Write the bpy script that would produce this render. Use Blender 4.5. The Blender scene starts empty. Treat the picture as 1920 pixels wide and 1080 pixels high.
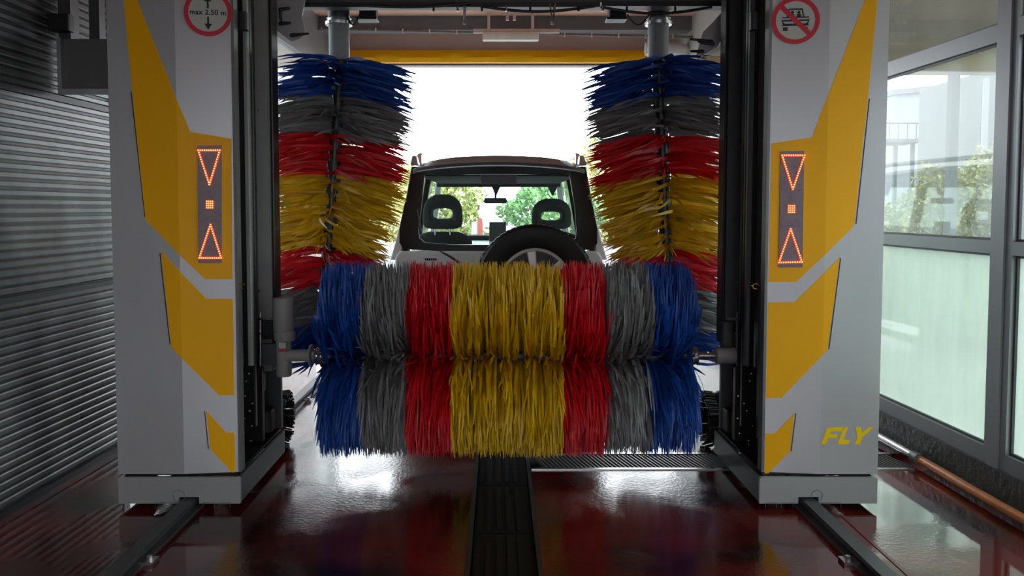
import bpy, bmesh, math, random
import numpy as np
from mathutils import Vector, Matrix
random.seed(7); rng = np.random.default_rng(7)
S = bpy.context.scene; COL = S.collection
PI = math.pi

# ------------------------------------------------------------------ camera, sky, exposure
H = 1.35; F = 1500.0; PX, PY = 935.0, 470.0; PITCH = math.atan(80/1500)
cd = bpy.data.cameras.new('camera'); cam = bpy.data.objects.new('camera', cd); COL.objects.link(cam)
cam.location = (0, 0, H); cam.rotation_euler = (PI/2 - PITCH, 0, 0)
cd.sensor_width = 36; cd.lens = F/1920*36; cd.shift_x = 25/1920; cd.shift_y = -70/1920; cd.clip_start = .05; cd.clip_end = 300
S.camera = cam
w = bpy.data.worlds.new('overcast_sky'); S.world = w; w.use_nodes = True
bg = w.node_tree.nodes['Background']; bg.inputs[0].default_value = (.90, .95, 1, 1); bg.inputs[1].default_value = 6.4
S.view_settings.view_transform = 'Standard'; S.view_settings.look = 'None'; S.view_settings.gamma = 1
S.view_settings.use_curve_mapping = False; S.view_settings.exposure = 0.0

def U(px, py, D):
    """world point seen at a photograph pixel, on the plane D metres in front of the camera"""
    x = (px-PX)/F; v = (PY-py)/F
    dy = math.cos(PITCH) + v*math.sin(PITCH); dz = -math.sin(PITCH) + v*math.cos(PITCH)
    t = D/dy
    return Vector((x*t, D, H + dz*t))

# ------------------------------------------------------------------ materials
MATS = {}
def nt(m): m.use_nodes = True; return m.node_tree, m.node_tree.nodes, m.node_tree.links
def mat(name, col, rough=.5, metal=0, var=.12, scale=6, bump=0, bscale=60, emit=None, spec=.5, stretch=None, coat=0):
    if name in MATS: return MATS[name]
    m = bpy.data.materials.new(name); t, N, L = nt(m); p = N['Principled BSDF']
    tc = N.new('ShaderNodeTexCoord'); mp = N.new('ShaderNodeMapping'); L.new(tc.outputs['Object'], mp.inputs[0])
    if stretch: mp.inputs['Scale'].default_value = stretch
    nz = N.new('ShaderNodeTexNoise'); nz.inputs['Scale'].default_value = scale; nz.inputs['Detail'].default_value = 5
    L.new(mp.outputs[0], nz.inputs['Vector'])
    r = N.new('ShaderNodeMapRange'); r.inputs[1].default_value = .25; r.inputs[2].default_value = .75
    r.inputs[3].default_value = 1-var; r.inputs[4].default_value = 1+var; L.new(nz.outputs[0], r.inputs[0])
    mx = N.new('ShaderNodeVectorMath'); mx.operation = 'SCALE'; mx.inputs[0].default_value = col[:3]
    L.new(r.outputs[0], mx.inputs['Scale']); L.new(mx.outputs[0], p.inputs['Base Color'])
    p.inputs['Roughness'].default_value = rough; p.inputs['Metallic'].default_value = metal
    p.inputs['Specular IOR Level'].default_value = spec; p.inputs['Coat Weight'].default_value = coat
    if bump:
        n2 = N.new('ShaderNodeTexNoise'); n2.inputs['Scale'].default_value = bscale; L.new(mp.outputs[0], n2.inputs['Vector'])
        b = N.new('ShaderNodeBump'); b.inputs['Strength'].default_value = bump; b.inputs['Distance'].default_value = .01
        L.new(n2.outputs[0], b.inputs['Height']); L.new(b.outputs[0], p.inputs['Normal'])
    if emit:
        p.inputs['Emission Color'].default_value = (*emit[:3], 1); p.inputs['Emission Strength'].default_value = emit[3]
    MATS[name] = m; return m

ALU = mat('painted_aluminium', (.46, .45, .475), .33, .35, .05, 3, stretch=(1, 1, .25))
BASEM = mat('base_cover_paint', (.36, .355, .36), .42, .2, .06, 3)
YEL = mat('yellow_film', (.95, .45, .0), .45, 0, .03, 3, spec=.25)
YEL2 = mat('yellow_letter_film', (.95, .60, .0), .45, 0, .03, 3, spec=.25)
BLK = mat('black_plastic', (.012, .012, .013), .35)
DRK = mat('dark_steel', (.035, .036, .04), .4, .5)
DGR = mat('dark_grey_paint', (.075, .078, .085), .4, .3)
GRY = mat('grey_casting', (.16, .16, .16), .45, .3)
SIL = mat('bright_metal', (.55, .55, .56), .25, .9)
CHR = mat('polished_rim', (.62, .62, .64), .3, .3)
REDS = mat('sign_red', (.60, .012, .04), .4, 0, .03)
WHTS = mat('sign_white', (.50, .50, .47), .4, 0, .03)
INK = mat('sign_black', (.012, .016, .016), .5)
LEDP = mat('signal_lens_panel', (.20, .14, .17), .35, 0, .12, 40)
LEDON = mat('lit_led', (.8, .1, .02), .4, emit=(1.0, .05, .012, 1.6))
LEDHOT = mat('lit_led_core', (1, .6, .2), .4, emit=(1.0, .50, .14, 4.5))
LEDOFF = mat('unlit_led', (.36, .30, .32), .4)
TUBE = mat('grey_tube', (.26, .26, .27), .45)
MGRY = mat('motor_grey', (.30, .29, .285), .5)
CHAN = mat('channel_cover_black', (.006, .006, .006), .6, spec=.2)
COLG = mat('column_grey', (.30, .30, .30), .45)
BRASS = mat('brass', (.55, .33, .08), .3, .9)
BR = {'blue': mat('bristle_blue', (.007, .06, .33), .5, 0, .3, 9),
      'grey': mat('bristle_grey', (.20, .195, .20), .45, 0, .2, 9),
      'red': mat('bristle_red', (.66, .007, .016), .42, 0, .25, 9),
      'yellow': mat('bristle_yellow', (.72, .43, .004), .42, 0, .22, 9)}
CARW = mat('car_white_paint', (.55, .56, .57), .25, 0, .02, coat=.5)
CARB = mat('car_black_trim', (.006, .006, .007), .3, spec=.3)
SPOIL = mat('spoiler_grey', (.055, .055, .065), .35, .1)
RUB = mat('tyre_rubber', (.006, .006, .006), .45, spec=.25)
FAB = mat('seat_fabric', (.022, .022, .024), .9)
CEILM = mat('salmon_ceiling', (.85, .50, .37), .7, 0, .06, 1.5)
LINT = mat('lintel_plaster', (.55, .42, .39), .7, 0, .08, 2)
GBEAM = mat('grey_beam', (.13, .13, .14), .6)
FRAME = mat('window_aluminium', (.30, .315, .33), .4, .35, .05)
CONC = mat('damp_concrete', (.055, .055, .055), .45, 0, .35, 9, bump=.5, bscale=30)
WALLG = mat('grey_wall', (.36, .35, .33), .7, 0, .06, 2)
COPPER = mat('orange_hose', (.55, .19, .06), .25, .1, .2, 12)
PINKP = mat('red_edge_paint', (.16, .012, .025), .3, 0, .2, 10)
LEAF1 = mat('leaf_green', (.22, .36, .16), .6, 0, .4, 3)
LEAF2 = mat('leaf_yellow_green', (.42, .42, .16), .6, 0, .4, 3)
BARK = mat('bark', (.10, .07, .05), .8)
ASPH = mat('asphalt', (.20, .20, .205), .5, 0, .2, 2)
BLDG = mat('pale_render', (.30, .305, .315), .8, 0, .04, 1)
BLDG2 = mat('grey_render', (.17, .175, .175), .8, 0, .05, 1)
OCHRE = mat('ochre_soffit', (.42, .30, .10), .8)
REDT = mat('red_post_paint', (.45, .10, .10), .5)

def floor_mat():
    m = bpy.data.materials.new('wet_red_floor'); t, N, L = nt(m); p = N['Principled BSDF']
    tc = N.new('ShaderNodeTexCoord')
    n1 = N.new('ShaderNodeTexNoise'); n1.inputs['Scale'].default_value = 1.6; n1.inputs['Detail'].default_value = 8; L.new(tc.outputs['Object'], n1.inputs['Vector'])
    cr = N.new('ShaderNodeValToRGB'); e = cr.color_ramp.elements
    e[0].position = .38; e[0].color = (.020, .0055, .005, 1); e[1].position = .62; e[1].color = (.16, .014, .012, 1); L.new(n1.outputs[0], cr.inputs[0])
    L.new(cr.outputs[0], p.inputs['Base Color'])
    n2 = N.new('ShaderNodeTexNoise'); n2.inputs['Scale'].default_value = 2.3; n2.inputs['Detail'].default_value = 6; n2.inputs['Distortion'].default_value = .6
    L.new(tc.outputs['Object'], n2.inputs['Vector'])
    r = N.new('ShaderNodeMapRange'); r.inputs[1].default_value = .48; r.inputs[2].default_value = .60; r.inputs[3].default_value = .035; r.inputs[4].default_value = .16
    L.new(n2.outputs[0], r.inputs[0]); sep = N.new('ShaderNodeSeparateXYZ'); L.new(tc.outputs['Object'], sep.inputs[0])
    ab = N.new('ShaderNodeMath'); ab.operation = 'ABSOLUTE'; L.new(sep.outputs[0], ab.inputs[0])
    mr = N.new('ShaderNodeMapRange'); mr.inputs[1].default_value = .95; mr.inputs[2].default_value = 1.35; mr.inputs[3].default_value = .10; mr.inputs[4].default_value = 0; L.new(ab.outputs[0], mr.inputs[0])
    ad = N.new('ShaderNodeMath'); L.new(r.outputs[0], ad.inputs[0]); L.new(mr.outputs[0], ad.inputs[1]); L.new(ad.outputs[0], p.inputs['Roughness'])
    n3 = N.new('ShaderNodeTexNoise'); n3.inputs['Scale'].default_value = 55; n3.inputs['Detail'].default_value = 3; L.new(tc.outputs['Object'], n3.inputs['Vector'])
    r2 = N.new('ShaderNodeMapRange'); r2.inputs[1].default_value = .48; r2.inputs[2].default_value = .62; r2.inputs[3].default_value = .02; r2.inputs[4].default_value = .32
    L.new(n2.outputs[0], r2.inputs[0])
    b = N.new('ShaderNodeBump'); b.inputs['Distance'].default_value = .004; a2 = N.new('ShaderNodeMath'); L.new(r2.outputs[0], a2.inputs[0]); L.new(mr.outputs[0], a2.inputs[1]); L.new(a2.outputs[0], b.inputs['Strength'])
    L.new(n3.outputs[0], b.inputs['Height']); L.new(b.outputs[0], p.inputs['Normal'])
    p.inputs['IOR'].default_value = 1.75
    return m
FLOORM = floor_mat()

def corr_mat():
    m = bpy.data.materials.new('wet_ribbed_aluminium'); t, N, L = nt(m); p = N['Principled BSDF']
    tc = N.new('ShaderNodeTexCoord'); mp = N.new('ShaderNodeMapping'); mp.inputs['Scale'].default_value = (1, 1.2, .6); L.new(tc.outputs['Object'], mp.inputs[0])
    n1 = N.new('ShaderNodeTexNoise'); n1.inputs['Scale'].default_value = 2.2; n1.inputs['Detail'].default_value = 7; L.new(mp.outputs[0], n1.inputs['Vector'])
    cr = N.new('ShaderNodeValToRGB'); e = cr.color_ramp.elements
    e[0].position = .35; e[0].color = (.10, .108, .11, 1); e[1].position = .7; e[1].color = (.27, .28, .285, 1); L.new(n1.outputs[0], cr.inputs[0])
    L.new(cr.outputs[0], p.inputs['Base Color']); p.inputs['Metallic'].default_value = .5
    r = N.new('ShaderNodeMapRange'); r.inputs[3].default_value = .2; r.inputs[4].default_value = .48; L.new(n1.outputs[0], r.inputs[0]); L.new(r.outputs[0], p.inputs['Roughness'])
    return m
CORR = corr_mat()

def glass_mat(name, tint, fog0, fog1, fogcol=(.80, .86, .84), gloss=.08, scale=2.0, rough=0.03, ior=1.35):
    m = bpy.data.materials.new(name); t, N, L = nt(m); N.remove(N['Principled BSDF']); out = N['Material Output']
    tr = N.new('ShaderNodeBsdfTransparent'); tr.inputs[0].default_value = (*tint, 1)
    di = N.new('ShaderNodeBsdfTranslucent'); di.inputs[0].default_value = (*fogcol, 1)
    gl = N.new('ShaderNodeBsdfGlossy'); gl.inputs['Roughness'].default_value = rough; gl.inputs[0].default_value = (1, 1, 1, 1)
    tc = N.new('ShaderNodeTexCoord'); mp = N.new('ShaderNodeMapping'); mp.inputs['Scale'].default_value = (3, 3, .5); L.new(tc.outputs['Object'], mp.inputs[0])
    nz = N.new('ShaderNodeTexNoise'); nz.inputs['Scale'].default_value = scale; nz.inputs['Detail'].default_value = 7; L.new(mp.outputs[0], nz.inputs['Vector'])
    r = N.new('ShaderNodeMapRange'); r.inputs[1].default_value = .3; r.inputs[2].default_value = .7; r.inputs[3].default_value = fog0; r.inputs[4].default_value = fog1
    L.new(nz.outputs[0], r.inputs[0])
    a = N.new('ShaderNodeMixShader'); L.new(r.outputs[0], a.inputs[0]); L.new(tr.outputs[0], a.inputs[1]); L.new(di.outputs[0], a.inputs[2])
    lw = N.new('ShaderNodeFresnel'); lw.inputs[0].default_value = ior
    b = N.new('ShaderNodeMixShader'); ge = N.new('ShaderNodeNewGeometry'); su = N.new('ShaderNodeMath'); su.operation = 'SUBTRACT'; su.inputs[0].default_value = 1; L.new(ge.outputs['Backfacing'], su.inputs[1])
    mu = N.new('ShaderNodeMath'); mu.operation = 'MULTIPLY'; L.new(lw.outputs[0], mu.inputs[0]); L.new(su.outputs[0], mu.inputs[1]); L.new(mu.outputs[0], b.inputs[0]); L.new(a.outputs[0], b.inputs[1]); L.new(gl.outputs[0], b.inputs[2])
    L.new(b.outputs[0], out.inputs[0]); return m
G_UP = glass_mat('misted_window_glass', (.72, .76, .75), .06, .30, (.30, .33, .32))
G_LOW = glass_mat('wet_fogged_window_glass', (.78, .86, .80), .38, .72, (.40, .455, .41))
G_TOP = glass_mat('dusty_top_glass', (.55, .55, .50), .2, .45, (.16, .16, .145))
G_CAR = glass_mat('car_glass', (.90, .96, .93), .0, .004, (.7, .8, .78), ior=1.22)

# ------------------------------------------------------------------ geometry helpers
class MB:
    def __init__(s): s.v = []; s.f = []
    def add(s, vs, fs):
        o = len(s.v); s.v += [tuple(x) for x in vs]; s.f += [tuple(i+o for i in f) for f in fs]; return s
    def hexa(s, p):   # 8 points: bottom ring 0-3, top ring 4-7
        return s.add(p, [(0, 3, 2, 1), (4, 5, 6, 7), (0, 1, 5, 4), (1, 2, 6, 5), (2, 3, 7, 6), (3, 0, 4, 7)])
    def box(s, x0, x1, y0, y1, z0, z1, b=0):
        if b:
            b = min(b, abs(x1-x0)/2.01, abs(y1-y0)/2.01)
            poly = [(x0+b, y0), (x1-b, y0), (x1, y0+b), (x1, y1-b), (x1-b, y1), (x0+b, y1), (x0, y1-b), (x0, y0+b)]
            return s.prism([(x, y) for x, y in poly], z0, z1, 'z')
        return s.hexa([(x0, y0, z0), (x1, y0, z0), (x1, y1, z0), (x0, y1, z0), (x0, y0, z1), (x1, y0, z1), (x1, y1, z1), (x0, y1, z1)])
    def prism(s, poly, a0, a1, ax='z'):
        n = len(poly)
        def P(u, v, a): return {'z': (u, v, a), 'y': (u, a, v), 'x': (a, u, v)}[ax]
        vs = [P(u, v, a0) for u, v in poly] + [P(u, v, a1) for u, v in poly]
        return s.add(vs, [tuple(range(n))[::-1], tuple(range(n, 2*n))] + [(i, (i+1) % n, n+(i+1) % n, n+i) for i in range(n)])
    def rings(s, rings, cap=True, closed=False):
        n = len(rings[0]); vs = [p for r in rings for p in r]; m = len(rings); fs = []
        for k in range(m if closed else m-1):
            k2 = (k+1) % m
            for i in range(n): fs.append((k*n+i, k*n+(i+1) % n, k2*n+(i+1) % n, k2*n+i))
        if cap and not closed: fs += [tuple(range(n))[::-1], tuple(range((m-1)*n, m*n))]
        return s.add(vs, fs)
    def tube(s, pts, r, n=10):
        pts = [Vector(p) for p in pts]; rr = r if isinstance(r, (list, tuple)) else [r]*len(pts); R = []; prev = None
        for i, p in enumerate(pts):
            t = (pts[min(i+1, len(pts)-1)]-pts[max(i-1, 0)]).normalized()
            if prev is None:
                u = t.cross(Vector((0, 0, 1)));
                if u.length < .1: u = t.cross(Vector((0, 1, 0)))
            else: u = prev - t*prev.dot(t)
            u.normalize(); prev = u; v = t.cross(u)
            R.append([p+(u*math.cos(2*PI*k/n)+v*math.sin(2*PI*k/n))*rr[i] for k in range(n)])
        return s.rings(R)
    def cyl(s, a, b, r, n=20): return s.tube([a, b], r, n)
    def lathe(s, prof, c, ax='z', n=32, closed=False):
        c = Vector(c); R = []
        for r, h in prof:
            ring = []
            for k in range(n):
                u, v = r*math.cos(2*PI*k/n), r*math.sin(2*PI*k/n)
                ring.append(c+Vector({'z': (u, v, h), 'y': (u, h, v), 'x': (h, u, v)}[ax]))
            R.append(ring)
        return s.rings(R, closed=closed)
    def build(s, name, m, parent=None, smooth=False, bevel=0):
        me = bpy.data.meshes.new(name); me.from_pydata(s.v, [], s.f); me.materials.append(m)
        bm = bmesh.new(); bm.from_mesh(me); bmesh.ops.recalc_face_normals(bm, faces=bm.faces); bm.to_mesh(me); bm.free()
        if smooth:
            for p in me.polygons: p.use_smooth = True
            me.set_sharp_from_angle(angle=math.radians(38))
        o = bpy.data.objects.new(name, me); COL.objects.link(o)
        if parent: put(o, parent)
        if bevel:
            b = o.modifiers.new('bevel', 'BEVEL'); b.width = bevel; b.segments = 2; b.limit_method = 'ANGLE'
        return o
def put(o, parent):
    o.parent = parent
    root = parent; inv = Matrix.Identity(4)
    chain = []
    while root: chain.append(root); root = root.parent
    M = Matrix.Identity(4)
    for r in reversed(chain): M = M @ r.matrix_parent_inverse @ r.matrix_basis
    o.matrix_parent_inverse = M.inverted()
def tag(o, label=None, cat=None, group=None, kind=None):
    for k, v in (('label', label), ('category', cat), ('group', group), ('kind', kind)):
        if v: o[k] = v
    return o
def thing(name, label, cat, loc, group=None):
    o = bpy.data.objects.new(name, None); COL.objects.link(o); o.location = loc; o.empty_display_size = .1
    return tag(o, label, cat, group)
def struct(name, mb, m, parent=None, label=None, **k):
    o = mb.build(name, m, parent, **k); o['kind'] = 'structure'
    if label: o['label'] = label
    return o
def clip(poly, xc, keep_left):
    out = []
    for i in range(len(poly)):
        a, b = poly[i], poly[(i+1) % len(poly)]
        ia = (a[0] <= xc) == keep_left or a[0] == xc; ib = (b[0] <= xc) == keep_left or b[0] == xc
        if ia: out.append(a)
        if ia != ib:
            t = (xc-a[0])/(b[0]-a[0]); out.append((xc, a[1]+t*(b[1]-a[1])))
    return out

# ================================================================== SETTING
def XR(D, off=0): return 2.41-.037*D+off
def XL(D, off=0): return -(2.32-.043*D)-off
def rbox(mb, D0, D1, o0, o1, z0, z1, X=XR):
    return mb.hexa([(X(D0, o0), D0, z0), (X(D0, o1), D0, z0), (X(D1, o1), D1, z0), (X(D1, o0), D1, z0),
                    (X(D0, o0), D0, z1), (X(D0, o1), D0, z1), (X(D1, o1), D1, z1), (X(D1, o0), D1, z1)])
YB = 9.4      # far end of the bay
YN = -5.0     # near end of the bay
CZ = 3.42     # ceiling height
# floor: left part, right part beside the long channel; cross drain pit on the right
CX0, CX1 = -.125, .165
GY0, GY1 = 4.06, 4.34
f = MB()
f.box(-2.6, CX0, YN, YB, -.12, 0)
f.box(CX1, 2.6, YN, GY0, -.12, 0); f.box(CX1, 2.6, GY1, YB, -.12, 0)
struct('floor', f, FLOORM)
m = MB(); m.box(-2.6, 2.6, YN, YB, -.22, -.121); struct('floor_slab', m, CONC, label='concrete slab under the drains')
m = MB(); m.box(-30, 30, -30, 60, -.5, -.23); m.box(-30, -2.62, -30, 60, -.23, -.03); m.box(2.62, 30, -30, 60, -.23, -.03)
m.box(-2.62, 2.62, YB+.01, 60, -.23, -.03); m.box(-2.62, 2.62, -30, YN-.01, -.23, -.03)
struct('ground', m, ASPH, label='wet grey asphalt outside the bay')
# long centre channel: edge angles and cover plates
CH = MB(); CH.box(CX0, CX0+.018, YN, YB, -.11, .004); CH.box(CX1-.018, CX1, YN, YB, -.11, .004)
ch = struct('trim_1', CH, DRK, label='dark steel edging of the long centre drain channel')
y = YN+.1; k = 0
while y < YB-.7:
    p = MB(); p.box(CX0+.022, CX1-.022, y, y+.57, -.03, -.012)
    for q in range(5): p.box(CX0+.03+q*.043, CX0+.05+q*.043, y+.03, y+.54, -.012, -.007)
    p.build('cover_plate', CHAN, ch); y += .585
# cross drain with grating bars
g = MB(); g.box(CX1+.005, 2.15, GY0, GY0+.022, -.1, .006); g.box(CX1+.005, 2.15, GY1-.022, GY1, -.1, .006)
gr = struct('trim_2', g, SIL, label='metal edging of the cross drain with slanted grating bars')
bar = MB(); bar.hexa([(0, 0, -.035), (.007, 0, -.035), (-.058, .232, -.035), (-.065, .232, -.035), (0, 0, .002), (.007, 0, .002), (-.058, .232, .002), (-.065, .232, .002)])
b0 = None
for k in range(85):
    if b0 is None: b0 = bar.build('grating_bar', GRY); o = b0
    else: o = bpy.data.objects.new('grating_bar', b0.data); COL.objects.link(o)
    o.location = (CX1+.09+k*.0228, GY0+.024, 0); o.parent = gr
# ceiling, cross beam, lintel
m = MB(); m.box(-2.7, 2.9, YN, YB+.3, CZ, CZ+.15); struct('ceiling', m, CEILM)
m = MB(); m.box(-2.3, 2.3, 8.75, 8.95, 3.27, CZ); struct('trim_3', m, GBEAM, label='dark grey beam under the salmon ceiling')
m = MB(); m.box(-2.7, 2.7, YB, YB+.25, 3.02, CZ); m.box(-2.7, -2.22, YB, YB+.25, 0, 3.02); m.box(2.22, 2.7, YB, YB+.25, 0, 3.02)
struct('wall_back', m, LINT, label='lintel and jambs of the far exit opening')
m = MB(); m.box(-2.2, 2.2, YB-.04, YB-.005, 3.0, 3.085); struct('trim_4', m, GBEAM, label='dark strip along the lower edge of the lintel')
for yb in (2.2, 5.4):
    m = MB(); m.box(-2.3, 2.3, yb, yb+.18, 3.24, CZ); struct('trim_5', m, GBEAM, label='dark grey beam across the near ceiling')

# unseen entrance surround and yard block behind the camera, added to dim front light
m = MB(); m.box(-2.7, 2.9, YN-.25, YN-.001, 2.75, CZ+.15); m.box(-2.9, -2.3, YN-.25, YN-.001, 0, 2.749); m.box(2.45, 2.9, YN-.25, YN-.001, 0, 2.749)
struct('wall_front_added', m, LINT, label='unseen entrance lintel and jambs, added to cut light from behind')
m = MB(); m.box(-14, 14, -20, -16, -.03, 3.0); struct('wall_yard_blocker', m, GBEAM, label='unseen dark block added across the yard to cut entrance light')
# left wall: ribbed metal panels
wl = MB(); rbox(wl, YN, 4.46, .05, .12, 0, CZ, XL); wl_o = struct('wall_left', wl, DGR, label='dark wall backing behind the ribbed panels')
def ribbed(z0, z1, off, D0, D1):
    n = int(round((z1-z0)/.040)); prof = []
    for k in range(n):
        for a, d in ((0, .0), (.25, .0), (.4, .0045), (.85, .0045)):
            prof.append((off-d, z0+(k+a)*(z1-z0)/n))
    prof.append((off, z1)); mb = MB(); vs = []
    for o_, z in prof: vs += [(XL(D0, o_), D0, z), (XL(D1, o_), D1, z)]
    fs = [(2*i, 2*i+1, 2*i+3, 2*i+2) for i in range(len(prof)-1)]
    mb.add(vs, fs); rbox(mb, D0, D1, off, off+.03, z0, z1, XL); return mb
for z0, z1, off in ((.03, .935, .0), (.955, 1.87, .0), (1.895, 2.80, .018), (2.81, 3.36, .018)):
    for d0, d1 in ((YN+.02, 4.44),): ribbed(z0, z1, off, d0, d1).build('ribbed_panel', CORR, wl_o)
m = MB()
for z in (.945, 1.882): rbox(m, YN+.02, 4.44, -.012, .02, z-.014, z+.012, XL)
m.build('seam_strip', DRK, wl_o)
m = MB(); rbox(m, YN, 4.46, -.015, .05, 0, .03, XL); struct('baseboard_left', m, DRK)
# left wall beyond the ribbed part: glazed
m = MB()
for d0, d1 in ((4.465, 4.53), (6.8, 6.87), (9.3, 9.4)): rbox(m, d0, d1, 0, .08, 0, 3.0, XL)
for z0, z1 in ((0, .14), (1.12, 1.19), (2.1, 2.17), (2.9, 3.42)): rbox(m, 4.53, 9.4, 0, .08, z0, z1, XL)
w3 = struct('window_3', m, FRAME, label='aluminium framed glazing of the far left wall')
for d0, d1 in ((4.53, 6.8), (6.87, 9.3)):
    for z0, z1 in ((.14, 1.12), (1.19, 2.1), (2.17, 2.9)):
        p = MB(); rbox(p, d0, d1, .035, .043, z0, z1, XL); p.build('pane', G_UP, w3)

# right wall: aluminium glazing on a low concrete kerb
m = MB(); rbox(m, YN, YB, -.02, .15, 0, .165); struct('baseboard_right', m, CONC, label='dark damp concrete kerb under the windows')
m = MB(); rbox(m, YN, YB, 0, .12, 2.98, CZ); rbox(m, YN, -.02, 0, .12, .165, 2.979); struct('wall_right', m, WALLG, label='grey wall above the windows and beside the entrance')
def window(n, D0, D1, label):
    e = .055
    m = MB()
    rbox(m, D0, D0+e, 0, .07, .165, 2.98); rbox(m, D1-e, D1, 0, .07, .165, 2.98)
    for z0, z1 in ((.165, .24), (1.14, 1.20), (2.105, 2.185), (2.93, 2.98)): rbox(m, D0+e, D1-e, 0, .07, z0, z1)
    o = struct('window_%d' % n, m, FRAME, label=label)
    for z0, z1, g in ((.24, 1.14, G_LOW), (1.20, 2.105, G_UP), (2.185, 2.93, G_TOP)):
        p = MB(); rbox(p, D0+e, D1-e, .03, .038, z0, z1); p.build('pane', g, o)
        q = MB(); rbox(q, D0+e, D0+e+.012, .018, .03, z0, z1); rbox(q, D1-e-.012, D1-e, .018, .03, z0, z1)
        rbox(q, D0+e+.012, D1-e-.012, .018, .03, z0, z0+.012); rbox(q, D0+e+.012, D1-e-.012, .018, .03, z1-.012, z1); q.build('gasket', DGR, o)
window(1, 3.64, 5.35, 'misted window beside the right machine tower')
window(2, 1.9, 3.60, 'bright window at the right edge of the view')
window(4, 5.39, 7.2, 'window behind the right machine tower')
window(5, 7.24, 9.3, 'window near the far exit on the right')
window(6, .0, 1.86, 'window beside the camera')
m = MB(); rbox(m, 3.585, 3.66, -.012, -.001, .165, 2.98); struct('trim_6', m, FRAME, label='vertical cover strip between two windows')

# grey steel post and bracket on the left wall behind the tower
t = thing('wall_bracket', 'grey steel bracket box on the ribbed wall behind the left tower', 'bracket', (-2.15, 3.85, 1.88))
a = U(157, 200, 3.95)
m = MB(); m.box(-2.13, -1.80, 3.93, 4.0, 1.92, 2.17); m.build('back_plate', GRY, t, bevel=.004)
m = MB(); m.box(-2.13, -1.80, 3.90, 3.93, 1.90, 1.925); m.box(-2.13, -2.11, 3.90, 3.93, 1.925, 2.17); m.build('flange', SIL, t)
m = MB(); m.box(-2.14, -2.08, 3.94, 4.02, 2.17, 3.3); m.box(-2.00, -1.95, 3.96, 4.02, 2.17, 3.3); m.build('upright', DGR, t)
m = MB(); m.box(-2.16, -2.06, 3.88, 3.94, 2.2, 2.28); m.build('junction_box', BLK, t, bevel=.004)

# ================================================================== RAILS
for sx, lab in ((-1, 'wet dark steel floor rail running under the left tower'), (1, 'wet dark steel floor rail running under the right tower')):
    X = sx*1.385+.0
    t = thing('floor_rail', lab, 'rail', (X, 4, 0), 'floor rails of the wash machine')
    m = MB(); m.prism([(X-.045, .001), (X+.045, .001), (X+.045, .008), (X+.014, .012), (X+.014, .03), (X+.03, .036), (X+.03, .05), (X-.03, .05), (X-.03, .036), (X-.014, .03), (X-.014, .012), (X-.045, .008)], .2, 9.0, 'y')
    m.build('rail_profile', GRY if False else DGR, t)
    for yy in (1.0, 2.1, 2.95, 5.5, 7.2):
        m = MB(); m.box(X-sx*.05-.03, X-sx*.05+.03, yy, yy+.06, .001, .014); m.cyl((X-sx*.055, yy+.03, .013), (X-sx*.055, yy+.03, .028), .011, 6); m.build('rail_clamp', SIL, t)
m = MB(); m.box(1.50, 1.515, .2, 3.45, .0005, .003)
tag(m.build('floor_line', PINKP), 'thin red painted line beside the right floor rail', 'floor marking')

# ================================================================== TOWERS
D0 = 3.51; SL = .13; ZT = 2.78
LEFT = dict(
    A=[(224, -82), (257, 0), (340, 207), (357, 247), (434, 260), (436, 524), (384, 523), (341, 482), (276, 415), (272, 407), (248, 172), (232, 0)],
    B=[(302, 470), (387, 560), (437, 560), (439, 741), (411, 741), (345, 676), (321, 650)],
    C=[(387, 770), (424, 811), (440, 811), (441, 883), (438, 886), (434, 885), (394, 841)],
    G=[[(246, 172), (272, 407)], [(300, 475), (319, 646)], [(384, 771), (391, 842)]],
    panel=[(371, 273), (416, 273), (416.5, 493), (372.5, 493)],
    td=[(373, 282), (413.5, 282), (394, 346)], sq=(394.5, 383.5), tu=[(375, 483.5), (416, 483.5), (396, 421)],
    off=[[(376, 346), (413, 346), (394, 289)], [(376, 415), (414, 415), (395, 353)]],
    sign=(390.5, 24), edges=(222, 346, 448), base=(222, 450))
RIGHT = dict(
    A=[(1650, -62), (1645, 0), (1627, 185), (1602, 418), (1598, 427), (1492, 529), (1441, 529), (1446, 269), (1522, 257), (1542, 205), (1622, 0)],
    B=[(1574, 482), (1567, 540), (1551, 656), (1465, 746), (1436, 746), (1440, 567), (1490, 566)],
    C=[(1489, 775), (1481, 846), (1441, 887), (1434, 888), (1433, 885), (1435, 813), (1452, 813)],
    G=[[(1630, 185), (1605, 420)], [(1576, 484), (1554, 655)], [(1492, 775), (1483, 846)]],
    panel=[(1463, 284), (1507, 283), (1504, 501), (1459, 501)],
    td=[(1465, 291.5), (1507, 291.5), (1485, 355)], sq=(1482.5, 392), tu=[(1459, 492), (1502, 491), (1481, 429)],
    off=[[(1465, 356), (1503, 356), (1485, 299)], [(1463, 424), (1501, 424), (1483, 363)]],
    sign=(1491, 38.5), edges=(1645, 1537, 1432), base=(1645, 1424))

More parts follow.
